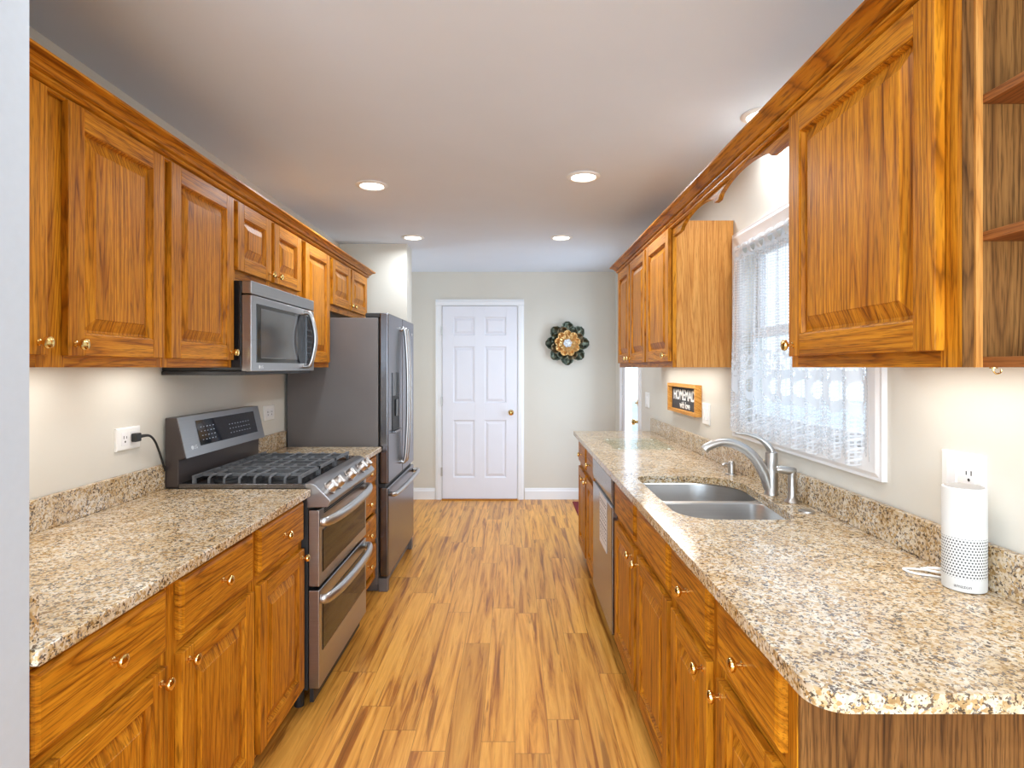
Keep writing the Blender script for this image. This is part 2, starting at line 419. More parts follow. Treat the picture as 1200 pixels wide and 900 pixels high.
def text_bm(s, size, place, depth=.0008, spacing=1.0, mat_i=0, bold=0):
    """text as a mesh; place(u, v, w) maps text units to the world"""
    cu = bpy.data.curves.new('lettering', 'FONT'); cu.body = s; cu.size = size; cu.extrude = depth/2; cu.align_x = 'CENTER'; cu.align_y = 'CENTER'
    cu.space_character = spacing; cu.offset = bold
    ob = bpy.data.objects.new('lettering', cu); C.objects.link(ob)
    dg = bpy.context.evaluated_depsgraph_get(); me = bpy.data.meshes.new_from_object(ob.evaluated_get(dg))
    bm = B(); bm.from_mesh(me); bpy.data.objects.remove(ob); bpy.data.meshes.remove(me); bpy.data.curves.remove(cu)
    for v in bm.verts: v.co = Vector(place(v.co.x, v.co.y, v.co.z+depth/2))
    return bm
def bridge_rings(bm, rings, mi=0, cap=True):
    R = [[bm.verts.new(p) for p in r] for r in rings]; n = len(R[0])
    for a, b in zip(R, R[1:]):
        for k in range(n): bm.faces.new((a[k], a[(k+1) % n], b[(k+1) % n], b[k])).material_index = mi
    if cap: bm.faces.new(R[-1]).material_index = mi
    return R

class Side:
    """cabinet run: n is the distance out from the face frame towards the aisle"""
    def __init__(s, fx, wall, d): s.fx, s.wall, s.d = fx, wall, d
    def x(s, n): return s.fx+s.d*n
    def box(s, bm, n0, n1, y0, y1, z0, z1, mi=0): box(bm, s.x(n0), s.x(n1), y0, y1, z0, z1, mi)
XL, XR, H, YB = -1.45, 1.075, 2.43, 6.25
LB = Side(-.872, XL+.004, 1); RB = Side(.495, XR-.004, -1)
LU = Side(-1.16, XL+.004, 1); RU = Side(.773, XR-.004, -1)

def raised(bm, S, y0, y1, z0, z1, levels, mi=0):
    """nested rectangles: (inset, n)"""
    rings = [[(S.x(n), a, b) for a, b in ((y0+i, z0+i), (y1-i, z0+i), (y1-i, z1-i), (y0+i, z1-i))] for i, n in levels]
    bridge_rings(bm, rings, mi)
def knob(S, y, z, n0, parent):
    bm = B(); lathe(bm, (S.x(n0), y, z), (S.d, 0, 0), [(.0085, 0), (.0085, .002), (.005, .004), (.0045, .013), (.009, .016), (.0145, .020), (.0155, .024), (.0135, .0285), (.008, .031), (.001, .032)], 20)
    return obj('knob', bm, M['brass'], parent, smooth=True)
def cab_door(S, cab, y0, y1, z0, z1, ky=None, kz=None, n0=0.0, T=.020, sw=.058):
    bm = B()
    for a, b in ((y0, y0+sw), (y1-sw, y1)): S.box(bm, n0+.0005, n0+T, a, b, z0, z1, 0)
    for a, b in ((z0, z0+sw), (z1-sw, z1)): S.box(bm, n0+.0005, n0+T, y0+sw, y1-sw, a, b, 1)
    door = obj('door', bm, [M['oak'], M['oak_h']], cab, bevel=.002, seg=2)
    bm = B(); e = sw-.004
    raised(bm, S, y0+e, y1-e, z0+e, z1-e, [(0, n0+.004), (0, n0+.0175), (.006, n0+.0150), (.010, n0+.0045), (.016, n0+.0045), (.046, n0+.0165), (.0475, n0+.0185)])
    obj('raised_panel', bm, M['oak'], door)
    if ky is not None: knob(S, ky, kz, n0+T, door)
    return door
def drawer(S, cab, y0, y1, z0, z1, k=True, name='drawer_front'):
    bm = B(); raised(bm, S, y0, y1, z0, z1, [(0, .0005), (0, .012), (.004, .0165), (.012, .020)])
    bm.faces.new([v for v in bm.verts if abs(v.co.x-S.x(.0005)) < 1e-6][:4]) if False else None
    d = obj(name, bm, M['oak_h'], cab)
    if k: knob(S, (y0+y1)/2, (z0+z1)/2, .020, d)
    return d
def carcass(S, cab, y0, y1, z0, z1, top, stiles, rails, mat='oak', lift=0.0):
    """open box with a face frame; lift raises the floor behind the frame's bottom rail"""
    bm = B(); t = .016
    for a, b in ((y0, y0+t), (y1-t, y1)): box(bm, S.x(-.0195), S.wall, a, b, z0, z1)
    box(bm, S.x(-.0195), S.wall, y0+t, y1-t, z0+lift, z0+lift+t); box(bm, S.wall, S.wall-S.d*-.008, y0+t, y1-t, z0+lift+t, z1-(t if top else 0))
    if top: box(bm, S.x(-.0195), S.wall, y0+t, y1-t, z1-t, z1)
    obj('carcass', bm, M[mat], cab)
    bm = B()
    for a, b in stiles: S.box(bm, -.019, 0, a, b, z0, z1, 0)
    ys = sorted(stiles)
    for a, b in rails:
        for (p, q), (r, s_) in zip(ys, ys[1:]): S.box(bm, -.019, -.0004, q, r, a, b, 1)
    obj('face_frame', bm, [M['oak'], M['oak_h']], cab)

# ------------------------------------------------------------------ the room
struct('floor', bx(-3.2, XR+.1, -3.2, YB+.1, -.05, 0), M['floor'])
struct('ceiling', bx(-3.2, XR+.1, -3.2, YB+.1, H, H+.05), M['ceiling'])
def wall_holes(name, mat, x0, x1, y0, y1, holes):
    """wall in a y-z plane with rectangular openings (ya, yb, za, zb) sorted along y"""
    bm = B(); c = y0
    for ya, yb, za, zb in holes:
        box(bm, x0, x1, c, ya, 0, H)
        if za > 0: box(bm, x0, x1, ya, yb, 0, za)
        box(bm, x0, x1, ya, yb, zb, H); c = yb
    box(bm, x0, x1, c, y1, 0, H)
    return struct(name, bm, mat)
WIN = (1.76, 2.78, 1.15, 1.98); DR = (5.03, 5.87, 0.0, 2.06)
wall_holes('wall_right', M['wall'], XR, XR+.1, -3.2, YB, [WIN, DR])
struct('wall_left', bx(XL-.1, XL, 1.017, 4.83, 0, H), M['wall'])
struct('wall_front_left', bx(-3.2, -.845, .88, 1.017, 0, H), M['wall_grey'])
struct('wall_behind_fridge', bx(-3.2, -.894, 4.83, 5.06, 0, H), M['wall'])
struct('wall_back', bx(-3.2, XR+.1, YB, YB+.1, 0, H), M['wall_back'])
struct('wall_far_left', bx(-3.3, -3.2, -3.2, YB+.1, 0, H), M['wall'])
bm = B(); box(bm, -3.2, -1.9, -3.3, -3.2, 0, H); box(bm, 1.0, XR+.1, -3.3, -3.2, 0, H); box(bm, -1.9, 1.0, -3.3, -3.2, 2.2, H)
struct('wall_rear', bm, M['wall'])
bm = B()
for a, b in ((-1.9, -1.83), (-.485, -.415), (.93, 1.0)): box(bm, a, b, -3.28, -3.22, 0, 2.2)
box(bm, -1.83, -.485, -3.28, -3.22, 0, .09); box(bm, -.415, .93, -3.28, -3.22, 0, .09); box(bm, -1.83, -.485, -3.28, -3.22, 2.12, 2.2); box(bm, -.415, .93, -3.28, -3.22, 2.12, 2.2)
struct('window_2', bm, M['white'])
struct('ground', bx(-30, 30, -30, 30, -.35, -.30), M['ground'])

# baseboards
def base_prof(bm, fn, a, b): prism(bm, [(0, 0), (.014, 0), (.014, .088), (.009, .10), (.006, .118), (0, .12)], fn, a, b)
bm = B(); base_prof(bm, lambda p, t: (t, YB-p[0], p[1]), -3.1, -.855); struct('baseboard_back_left', bm, M['white'])
bm = B(); base_prof(bm, lambda p, t: (t, YB-p[0], p[1]), .105, XR); struct('baseboard_back_right', bm, M['white'])
bm = B(); base_prof(bm, lambda p, t: (-.894+p[0], t, p[1]), 4.83, 5.06); struct('baseboard_wall_end', bm, M['white'])

# back door: six raised panels, casing, threshold, hinges, knob
DX0, DX1, DT = -.776, .026, 2.065
def panel6(bm, x0, x1, z0, z1, yf, T):
    """slab face at y = yf towards the camera"""
    st, mid = .115, .105; w0 = x0+st; w3 = x1-st; c = (x0+x1)/2; w1 = c-mid/2; w2 = c+mid/2
    rows = [(z0+.225, z0+.835), (z0+1.02, z0+1.62), (z0+1.74, z1-.115)]
    for a, b in ((x0, w0), (w1, w2), (w3, x1)): box(bm, a, b, yf, yf+T, z0, z1)
    zz = [z0]+[v for r in rows for v in r]+[z1]
    for a, b in zip(zz[::2], zz[1::2]):
        for p, q in ((w0, w1), (w2, w3)): box(bm, p, q, yf, yf+T, a, b)
    return [(p, q, a, b) for a, b in rows for p, q in ((w0, w1), (w2, w3))]
bm = B(); cells = panel6(bm, DX0+.004, DX1-.004, .012, DT-.004, YB-.028, .027)
dr = struct('door_1', bm, M['door_white'], bevel=.0015, seg=2)
bm = B()
for p, q, a, b in cells:
    rr = [[(p+i, YB-.028+n, a+i), (q-i, YB-.028+n, a+i), (q-i, YB-.028+n, b-i), (p+i, YB-.028+n, b-i)] for i, n in ((0, .026), (0, .003), (.010, .012), (.016, .012), (.038, .004), (.040, .003))]
    bridge_rings(bm, rr)
o = obj('door_panels', bm, M['door_white'], dr)
bm = B(); lathe(bm, (DX1-.068, YB-.029, .93), (0, -1, 0), [(.030, 0), (.030, .004), (.012, .008), (.011, .032), (.024, .040), (.029, .052), (.026, .064), (.012, .069), (.001, .070)], 24)
obj('door_knob', bm, M['brass'], dr, smooth=True)
for z in (.30, 1.05, 1.80):
    bm = B(); cyl(bm, (DX0-.004, YB-.034, z-.045), (0, 0, 1), .0065, .09, 10); box(bm, DX0-.014, DX0+.006, YB-.030, YB-.026, z-.045, z+.045)
    obj('hinge', bm, M['nickel'], dr, smooth=True)
bm = B()
cas = [(0, 0), (0, .014), (.012, .020), (.045, .020), (.062, .012), (.070, .012), (.070, 0)]
prism(bm, [(DX0-.001-p[0], YB-p[1]) for p in cas], lambda p, t: (p[0], p[1], t), 0, DT+.001)
prism(bm, [(DX1+.001+p[0], YB-p[1]) for p in cas], lambda p, t: (p[0], p[1], t), 0, DT+.001)
prism(bm, [(YB-p[1], DT+.001+p[0]) for p in cas], lambda p, t: (t, p[0], p[1]), DX0-.071, DX1+.071)
struct('trim_1', bm, M['white'])
struct('threshold', bx(DX0, DX1, YB-.06, YB-.0005, 0, .011), M['oak_x'])

# side door in the right wall: glazed, seen edge-on
xa, xb = XR+.004, XR+.044
bm = B(); y0, y1 = 5.035, 5.865
for a, b in ((y0, y0+.10), (y1-.13, y1)): box(bm, xa, xb, a, b, .01, 2.05)
box(bm, xa, xb, y0+.10, y1-.13, .01, .30); box(bm, xa, xb, y0+.10, y1-.13, 1.93, 2.05)
d2 = struct('door_2', bm, M['door_white'], bevel=.004)
obj('pane', bx(XR+.020, XR+.028, y0+.10, y1-.13, .30, 1.93), M['glass'], d2)
for z, r in ((1.10, .030), (.935, .030)):
    bm = B(); lathe(bm, (xa, y0+.052, z), (-1, 0, 0), [(r, 0), (r, .006), (.013, .010), (.012, .030), (.024, .038), (.027, .052), (.018, .062), (.001, .064)] if z < 1 else [(r, 0), (r, .012), (.018, .016), (.006, .018), (.006, .034), (.001, .035)], 20)
    obj('door_knob' if z < 1 else 'deadbolt', bm, M['brass'], d2, smooth=True)
obj('knob_plate', bx(xa-.004, xa, y0+.020, y0+.084, 1.0, 1.17), M['brass'], d2, bevel=.002)
for z in (.3, 1.18, 1.85):
    obj('hinge', bx(XR-.002, XR+.03, 5.868, 5.876, z-.05, z+.05), M['nickel'], d2)
bm = B()
for s_, y in ((-1, DR[0]), (1, DR[1])):
    prism(bm, [(XR-p[1], y+s_*p[0]) for p in cas], lambda p, t: (p[0], p[1], t), 0, DR[3])
prism(bm, [(XR-p[1], DR[3]+p[0]) for p in cas], lambda p, t: (p[0], t, p[1]), DR[0]-.07, DR[1]+.07)
struct('trim_2', bm, M['white'])

# sink window: casing, sashes, glass
bm = B()
wc = [(-.012, 0), (-.012, .012), (.004, .018), (.050, .022), (.062, .016), (.072, .016), (.072, 0)]
Y0, Y1, Z0, Z1 = WIN
def pic(bm):
    rings = []
    for o_, n in wc:
        rings.append([(XR-n, a, b) for a, b in ((Y0-o_, Z0-o_), (Y1+o_, Z0-o_), (Y1+o_, Z1+o_), (Y0-o_, Z1+o_))])
    R = [[bm.verts.new(p) for p in r] for r in rings]
    for a, b in zip(R, R[1:]+R[:1]):
        for k in range(4): bm.faces.new((a[k], a[(k+1) % 4], b[(k+1) % 4], b[k]))
pic(bm); struct('trim_3', bm, M['white'])
bm = B()
def sash(bm, x0, x1, z0, z1):
    for a, b in ((Y0+.002, Y0+.045), (Y1-.045, Y1-.002)): box(bm, x0, x1, a, b, z0, z1)
    for a, b in ((z0, z0+.045), (z1-.045, z1)): box(bm, x0, x1, Y0+.045, Y1-.045, a, b)
sash(bm, XR+.045, XR+.07, Z0+.002, 1.59); sash(bm, XR+.072, XR+.097, 1.55, Z1-.002)
w1 = struct('window_1', bm, M['white'], bevel=.003)
bm = B(); box(bm, XR+.055, XR+.060, Y0+.045, Y1-.045, Z0+.047, 1.545); box(bm, XR+.082, XR+.087, Y0+.045, Y1-.045, 1.595, Z1-.047)
obj('pane', bm, M['glass'], w1)

# ------------------------------------------------------------------ countertops
def counter(name, label, pts, hole, loc, rad=.004):
    t = thing(name, label, 'countertop', loc)
    obj('slab', slab_hole(pts, hole, .885, .915), M['granite'], t, bevel=.005, seg=3, angle=50)
    return t
CL, CRX = -.832, .455
tl = counter('countertop', 'long speckled granite countertop between the grey wall end and the range', [(XL+.003, 1.020), (CL, 1.020), (CL, 2.384), (XL+.003, 2.384)], None, (-1.14, 1.7, .885))
obj('backsplash', bx(XL+.003, XL+.023, 1.041, 2.384, .9155, 1.015), M['granite'], tl, bevel=.002)
obj('side_splash', bx(XL+.003, -.8455, 1.020, 1.040, .9155, 1.012), M['granite'], tl, bevel=.002)
ts = counter('countertop', 'short speckled granite countertop between the range and the refrigerator', [(XL+.003, 3.148), (CL, 3.148), (CL, 3.645), (XL+.003, 3.645)], None, (-1.14, 3.4, .885))
obj('backsplash', bx(XL+.003, XL+.023, 3.148, 3.645, .9155, 1.015), M['granite'], ts, bevel=.002)
HOLE = rpoly([(.545, 1.90, .13), (.925, 1.90, .05), (.985, 2.66, .20), (.545, 2.66, .06)], 8)
tr_ = counter('countertop', 'speckled granite sink countertop with a rounded near corner under the window', rpoly([(XR-.003, .885, .002), (XR-.003, 4.55, .002), (CRX, 4.55, .004), (CRX, .885, .055)], 8), HOLE, (.77, 2.7, .885))
obj('backsplash', bx(XR-.023, XR-.003, .885, 4.55, .9155, 1.015), M['granite'], tr_, bevel=.002)

# ------------------------------------------------------------------ base cabinets
ZD = (.712, .866); ZP = (.112, .678)
GB = 'oak base cabinets'
def base_cab(S, y0, y1, label, spans, knobs, drawers=True, stack=None):
    t = thing('base_cabinet', label, 'base cabinet', ((S.fx+S.wall)/2, (y0+y1)/2, 0), GB)
    st = [(y0, spans[0][0]+.012)]+[(a[1]-.012, b[0]+.012) for a, b in zip(spans, spans[1:])]+[(spans[-1][1]-.012, y1)]
    carcass(S, t, y0, y1, .10, .8845, False, st, [(.10, .125), (.668, .722), (.856, .8845)])
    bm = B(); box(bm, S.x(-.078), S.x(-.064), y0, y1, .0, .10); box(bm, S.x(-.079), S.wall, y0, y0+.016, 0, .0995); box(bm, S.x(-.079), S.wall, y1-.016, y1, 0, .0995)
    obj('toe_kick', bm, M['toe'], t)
    if stack:
        for a, b in stack: drawer(S, t, spans[0][0], spans[0][1], a, b)
        return t
    for (a, b), k in zip(spans, knobs):
        drawer(S, t, a, b, *ZD, k=drawers, name='drawer_front' if drawers else 'false_front')
        cab_door(S, t, a, b, *ZP, ky=(b-.030 if k == 'far' else a+.030), kz=ZP[1]-.030)
    return t
base_cab(LB, 1.020, 1.932, 'oak base cabinet with two drawers and two doors, beside the grey wall end', [(1.038, 1.436), (1.496, 1.912)], ('far', 'near'))
base_cab(LB, 1.934, 2.383, 'narrow oak base cabinet with one drawer and one door, left of the range', [(1.956, 2.366)], ('far',))
base_cab(LB, 3.149, 3.644, 'oak base cabinet of four stacked drawers between range and refrigerator', [(3.168, 3.60)], (), stack=[(.715, .866), (.535, .690), (.355, .510), (.175, .330)])
ra = base_cab(RB, 1.026, 1.808, 'nearest oak base cabinet under the sink counter, with two drawers and two doors', [(1.058, 1.3817), (1.451, 1.788)], ('far', 'near'))
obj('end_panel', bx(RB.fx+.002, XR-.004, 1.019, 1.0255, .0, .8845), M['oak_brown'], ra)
base_cab(RB, 1.810, 2.815, 'oak sink base cabinet with two knobless false fronts over two doors', [(1.833, 2.288), (2.34, 2.793)], ('far', 'near'), drawers=False)
base_cab(RB, 3.497, 4.42, 'oak base cabinet beyond the dishwasher at the far end of the counter', [(3.52, 3.885), (3.965, 4.375)], ('far', 'near'))

# ------------------------------------------------------------------ wall cabinets
GU = 'oak wall cabinets'
UT, UB = 2.13, 1.41
def wall_cab(S, y0, y1, zb, label, spans, knobs, dz0=None, side='oak_panel'):
    t = thing('wall_cabinet', label, 'wall cabinet', ((S.fx+S.wall)/2, (y0+y1)/2, zb), GU)
    st = [(y0, spans[0][0]+.012)]+[(a[1]-.012, b[0]+.012) for a, b in zip(spans, spans[1:])]+[(spans[-1][1]-.012, y1)]
    carcass(S, t, y0, y1, zb, UT, True, st, [(zb, zb+.045), (2.082, UT)], side, lift=.024)
    for (a, b), k in zip(spans, knobs):
        cab_door(S, t, a, b, dz0 or zb+.030, 2.095, ky=(b-.026 if k == 'far' else a+.026), kz=(dz0 or zb+.030)+.030)
    return t
wall_cab(LU, 1.020, 1.918, UB, 'oak wall cabinet with two tall doors beside the grey wall end', [(1.04, 1.426), (1.492, 1.902)], ('far', 'near'))
wall_cab(LU, 1.920, 2.388, UB, 'oak wall cabinet with one tall door just before the microwave', [(1.940, 2.372)], ('far',))
wall_cab(LU, 2.390, 3.138, 1.768, 'short oak wall cabinet with two small doors above the microwave', [(2.406, 2.738), (2.772, 3.120)], ('far', 'near'), 1.812)
wall_cab(LU, 3.140, 3.638, UB, 'narrow oak wall cabinet with one door between microwave and refrigerator', [(3.186, 3.600)], ('near',))
wall_cab(LU, 3.640, 4.53, 1.766, 'short oak wall cabinet with two small doors above the refrigerator', [(3.660, 4.06), (4.09, 4.505)], ('far', 'near'), 1.806)
wall_cab(RU, 1.012, 1.630, UB, 'oak wall cabinet with one large door at the near right, beside the window', [(1.049, 1.609)], ('far',))
wall_cab(RU, 2.866, 4.31, UB, 'oak wall cabinet with three doors beyond the window', [(2.876, 3.36), (3.40, 3.835), (3.875, 4.28)], ('near', 'far', 'near'))

# end shelf unit at the near right
t = thing('corner_shelf', 'open oak end shelf unit with thin curved shelves at the right edge', 'shelf', (.93, .9, UB))
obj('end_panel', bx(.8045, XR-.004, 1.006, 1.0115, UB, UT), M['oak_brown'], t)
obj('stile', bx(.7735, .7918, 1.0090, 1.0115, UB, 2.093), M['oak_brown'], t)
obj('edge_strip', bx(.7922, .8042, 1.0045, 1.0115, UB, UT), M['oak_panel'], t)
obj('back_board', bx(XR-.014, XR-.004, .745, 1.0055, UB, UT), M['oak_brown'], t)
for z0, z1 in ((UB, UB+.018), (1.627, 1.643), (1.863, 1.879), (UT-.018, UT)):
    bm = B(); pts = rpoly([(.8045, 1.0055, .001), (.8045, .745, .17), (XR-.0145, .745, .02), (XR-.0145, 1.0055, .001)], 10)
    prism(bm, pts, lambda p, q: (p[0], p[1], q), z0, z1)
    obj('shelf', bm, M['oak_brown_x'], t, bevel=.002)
hx, hy_ = .812, .992
bm = B(); cyl(bm, (hx, hy_, UB), (0, 0, -1), .006, .002, 14)
tube(bm, [(hx, hy_, UB-.001), (hx, hy_, UB-.006), (hx+.005, hy_, UB-.011), (hx+.012, hy_, UB-.009), (hx+.013, hy_, UB-.004)], .0014, 8, sub=4)
tag(obj('cup_hook', bm, M['brass'], None, (hx, hy_, UB), smooth=True), 'tiny brass cup hook under the open end shelf', 'hook')

# crown mouldings and valance
crown = [(0, 2.090), (.007, 2.090), (.012, 2.094), (.012, 2.099), (.006, 2.102), (.016, 2.105), (.023, 2.111), (.023, 2.117), (.017, 2.120), (.030, 2.123), (.036, 2.132), (.048, 2.141), (.058, 2.144), (.064, 2.147), (.064, 2.154), (0, 2.154)]
def crown_run(S, ya, yb, label):
    bm = B(); f = .021    # sits in front of the frame, over the doors' top edge
    k0 = [[(S.x(-.012), yb+.0008+o_, z) for o_, z in crown], [(S.x(o_+.001), yb+.0008+o_, z) for o_, z in crown], [(S.x(o_+.001), ya, z) for o_, z in crown]]
    bridge_rings(bm, k0); bm.faces.new([bm.verts[i] for i in range(len(crown))]) if False else None
    return tag(obj('crown_moulding', bm, M['oak_h'], None, (S.fx, (ya+yb)/2, 2.1)), label, 'moulding', 'oak crown mouldings')
crown_run(LU, 1.018, 4.53, 'oak crown moulding along the tops of the left wall cabinets')
crown_run(RU, .745, 4.31, 'oak crown moulding along the tops of the right wall cabinets')
bm = B(); ya, yb = 1.632, 2.864; yc = (ya+yb)/2; N = 64; low = []
for i in range(N+1):
    y = ya+(yb-ya)*i/N; d = abs(y-yc); L = (yb-ya)/2
    if d > L-.135: z = 2.050
    elif d < .02: z = 2.048
    else:
        q = (d-.02)/(L-.155); z = 2.050+.045*math.sin(PI*min(1, q))**.55
    low.append((y, z))
prism(bm, low+[(yb, UT), (ya, UT)], lambda p, q: (q, p[0], p[1]), .774, .792)
tag(obj('valance', bm, M['oak_h'], None, (.78, yc, 2.09)), 'scalloped oak valance board bridging the cabinets over the sink window', 'valance')

# under-cabinet light bars tucked behind the bottom rails
def light_bar(S, y0, y1, label, z=UB+.024):
    x0 = (S.fx+S.wall)/2
    t = thing('under_cabinet_light', label, 'light', (x0, (y0+y1)/2, z), 'under-cabinet light bars')
    obj('housing', bx(x0-.03, x0+.03, y0, y1, z-.012, z-.0005), M['white'], t, bevel=.002)
    obj('diffuser', bx(x0-.022, x0+.022, y0+.01, y1-.01, z-.015, z-.0125), M['led'], t)
    a = area('lamp', (0, 0, -.018), (0, 0, 0), .04, (y1-y0)*.94, BAR*(y1-y0), (.95, .955, .94)); a.parent = t
light_bar(LU, 1.15, 1.85, 'slim white light bar under the left wall cabinet beside the grey wall end')
light_bar(LU, 2.00, 2.32, 'short white light bar under the wall cabinet before the microwave')
light_bar(RU, 1.10, 1.55, 'slim white light bar under the near right wall cabinet')
light_bar(RU, 3.00, 4.15, 'long white light bar under the wall cabinet beyond the window')

# recessed ceiling lights
LAB = ['first recessed ceiling light on the left, before the refrigerator', 'first recessed ceiling light on the right side of the aisle', 'farther recessed ceiling light on the left near the wall end', 'farther recessed ceiling light on the right near the back wall', 'recessed ceiling light over the sink, half hidden by the crown moulding']
for (x, y), lab in zip(((-.80, 3.27), (.365, 3.12), (-.80, 4.58), (.362, 4.58), (1.005, 2.36)), LAB):
    t = thing('recessed_light', lab, 'ceiling light', (x, y, H), 'recessed ceiling lights')
    bm = B(); lathe(bm, (x, y, H), (0, 0, -1), [(.064, 0), (.088, 0), (.090, .003), (.084, .007), (.068, .010), (.064, .005)], 32)
    bmesh.ops.delete(bm, geom=[f for f in bm.faces if len(f.verts) > 4], context='FACES')
    obj('trim_ring', bm, M['lamp_trim'], t, smooth=True)
    bm = B(); lathe(bm, (x, y, H-.001), (0, 0, -1), [(.064, 0), (.062, .004), (.040, .0075), (.001, .0085)], 28)
    obj('lens', bm, M['lens'], t, smooth=True)
    a = area('lamp', (0, 0, -.012), (0, 0, 0), .12, .12, LAMP*(.4 if x > .9 else .45 if y > 4 else 1), LAMP_COL, 'DISK', math.radians(165)); a.parent = t

# ------------------------------------------------------------------ refrigerator
fy0, fy1 = 3.665, 4.575; fx = -.793
t = thing('refrigerator', 'dark stainless french-door refrigerator with a bottom freezer drawer', 'refrigerator', (-1.12, 4.12, 0))
bm = B(); box(bm, XL+.02, -.858, fy0, fy1, .045, 1.722); obj('cabinet_body', bm, M['fridge_side'], t, bevel=.006)
bm = B(); box(bm, XL+.06, -.865, fy0+.02, fy1-.02, 0, .045); box(bm, -.858, -.80, fy0+.004, fy0+.05, .0, .085); box(bm, -.858, -.80, fy1-.05, fy1-.004, .0, .085); box(bm, -.858, -.83, fy0+.05, fy1-.05, .01, .085)
obj('base_grille', bm, M['fridge_side'], t, bevel=.004)
bm = B(); box(bm, -.94, -.80, fy0+.005, fy0+.085, 1.7225, 1.752); box(bm, -.94, -.80, fy1-.085, fy1-.005, 1.7225, 1.752); obj('hinge_cover', bm, M['black_matte'], t, bevel=.006)
FR = Side(-.852, XL, 1)
ym = (fy0+fy1)/2
def bar(pts, r, flat=1, sub=8): bm = B(); tube(bm, pts, r, 10, sub=sub, flat=flat); return bm
for nm, a, b in (('near', fy0, ym-.002), ('far', ym+.002, fy1)):
    bm = B(); box(bm, -.850, fx, a, b, .678, 1.752)
    d = obj('door', bm, M['steel_dark'], t, bevel=.010, seg=4)
    hy = ym-.045 if nm == 'near' else ym+.045
    bm = bar([(fx, hy, 1.672), (fx+.026, hy, 1.66), (fx+.042, hy, 1.45), (fx+.046, hy, 1.215), (fx+.042, hy, .98), (fx+.026, hy, .77), (fx, hy, .758)], .013)
    obj('handle', bm, M['steel_handle'], d, smooth=True)
    if nm == 'near':
        obj('dispenser_panel', bx(fx+.0005, fx+.004, 3.775, 3.985, 1.225, 1.375), M['black'], d, bevel=.001)
        bm = B()
        yA, yB_, zA, zB_ = 3.775, 3.985, 1.0, 1.225
        raised(bm, Side(fx, 0, 1), yA, yB_, zA, zB_, [(0, .0005), (0, .004), (.008, .004), (.012, .0012)])
        obj('dispenser_recess', bm, M['black_matte'], d)
        obj('drip_tray', bx(fx, fx+.022, 3.772, 3.988, .985, .999), M['steel_dark'], d, bevel=.003)
        obj('paddle', bx(fx+.002, fx+.012, 3.85, 3.91, 1.09, 1.20), M['black'], d, bevel=.002)
    else:
        bm = B(); cyl(bm, (fx+.0006, fy1-.08, 1.66), (1, 0, 0), .011, .0012, 20)
        obj('logo', bm, M['petal_pearl'], d)
bm = B(); box(bm, -.850, fx, fy0, fy1, .095, .655); fz = obj('freezer_drawer', bm, M['steel_dark'], t, bevel=.010, seg=4)
obj('door_gasket', bx(-.857, -.815, fy0+.012, fy1-.012, .655, .678), M['black_matte'], t)
obj('handle', bar([(fx, fy0+.035, .612), (fx+.042, fy0+.045, .612), (fx+.054, ym, .612), (fx+.042, fy1-.045, .612), (fx, fy1-.035, .612)], .015), M['steel_handle'], fz, smooth=True)

# ------------------------------------------------------------------ gas range
ry0, ry1 = 2.389, 3.143; yM = (ry0+ry1)/2
t = thing('gas_range', 'stainless double-oven gas range with black grates and five front knobs', 'range', (-1.12, yM, 0))
bm = B(); box(bm, -1.42, -.846, ry0, ry1, .09, .914); obj('body', bm, M['black_matte'], t)
bm = B()
for x in (-1.36, -.90):
    for y in (ry0+.05, ry1-.05): cyl(bm, (x, y, 0), (0, 0, 1), .02, .09, 12)
obj('leveling_feet', bm, M['black_matte'], t)
# cooktop tray with raised rim
bm = B()
ct = [(0, .9155), (0, .930), (.004, .934), (.012, .934), (.020, .928), (.030, .922)]
bridge_rings(bm, [[(-1.375+i*.4, ry0-.004+i, z), (-.858-i*.4, ry0-.004+i, z), (-.858-i*.4, ry1+.004-i, z), (-1.375+i*.4, ry1+.004-i, z)] for i, z in ct])
obj('cooktop', bm, M['black'], t)
for a, b in ((ry0-.0055, ry0+.001), (ry1-.001, ry1+.0055)): obj('cooktop_rim', bx(-1.372, -.858, a, b, .9158, .934), M['steel_dark'], t, bevel=.002)
# backguard
bg_prof = [(-1.432, .9155), (-1.376, .9155), (-1.376, 1.030), (-1.346, 1.036), (-1.384, 1.203), (-1.432, 1.203)]
bm = B(); prism(bm, bg_prof, lambda p, q: (p[0], q, p[1]), ry0+.001, ry1-.001)
bgd = obj('backguard', bm, M['range_side'], t, bevel=.004)
bm = B(); pr = [(-1.3455, 1.0365), (-1.3435, 1.0365), (-1.3815, 1.2035), (-1.3845, 1.2035)]
prism(bm, pr, lambda p, q: (p[0], q, p[1]), ry0+.003, ry1-.003); obj('console_face', bm, M['steel'], bgd)
def con(u, v, w_=0):   # point on the slanted console: u along y, v 0..1 up the slope
    return (-1.3435-.038*v+.0006+w_*.975, u, 1.0365+.167*v+w_*.22)
def conquad(bm, y0, y1, v0, v1, wt):
    vs = [bm.verts.new(con(y, v, k)) for k in (0, wt) for y, v in ((y0, v0), (y1, v0), (y1, v1), (y0, v1))]
    for f in ((0,1,2,3),(4,5,6,7),(0,1,5,4),(1,2,6,5),(2,3,7,6),(3,0,4,7)): bm.faces.new([vs[i] for i in f])
bm = B(); conquad(bm, ry0+.125, ry1-.075, .22, .86, .0015); dsp = obj('display', bm, M['blue_glass'], bgd)
bm = B()
for k in range(5):
    for r in range(4):
        y = ry0+.150+k*.026; conquad(bm, y, y+.007+.003*((k+r) % 2), .34+.11*r, .36+.11*r, .0019)
for k in range(8):
    for r in range(3): conquad(bm, ry0+.40+k*.028, ry0+.408+k*.028, .36+.12*r, .378+.12*r, .0019)
obj('key_print', bm, M['mark'], dsp)
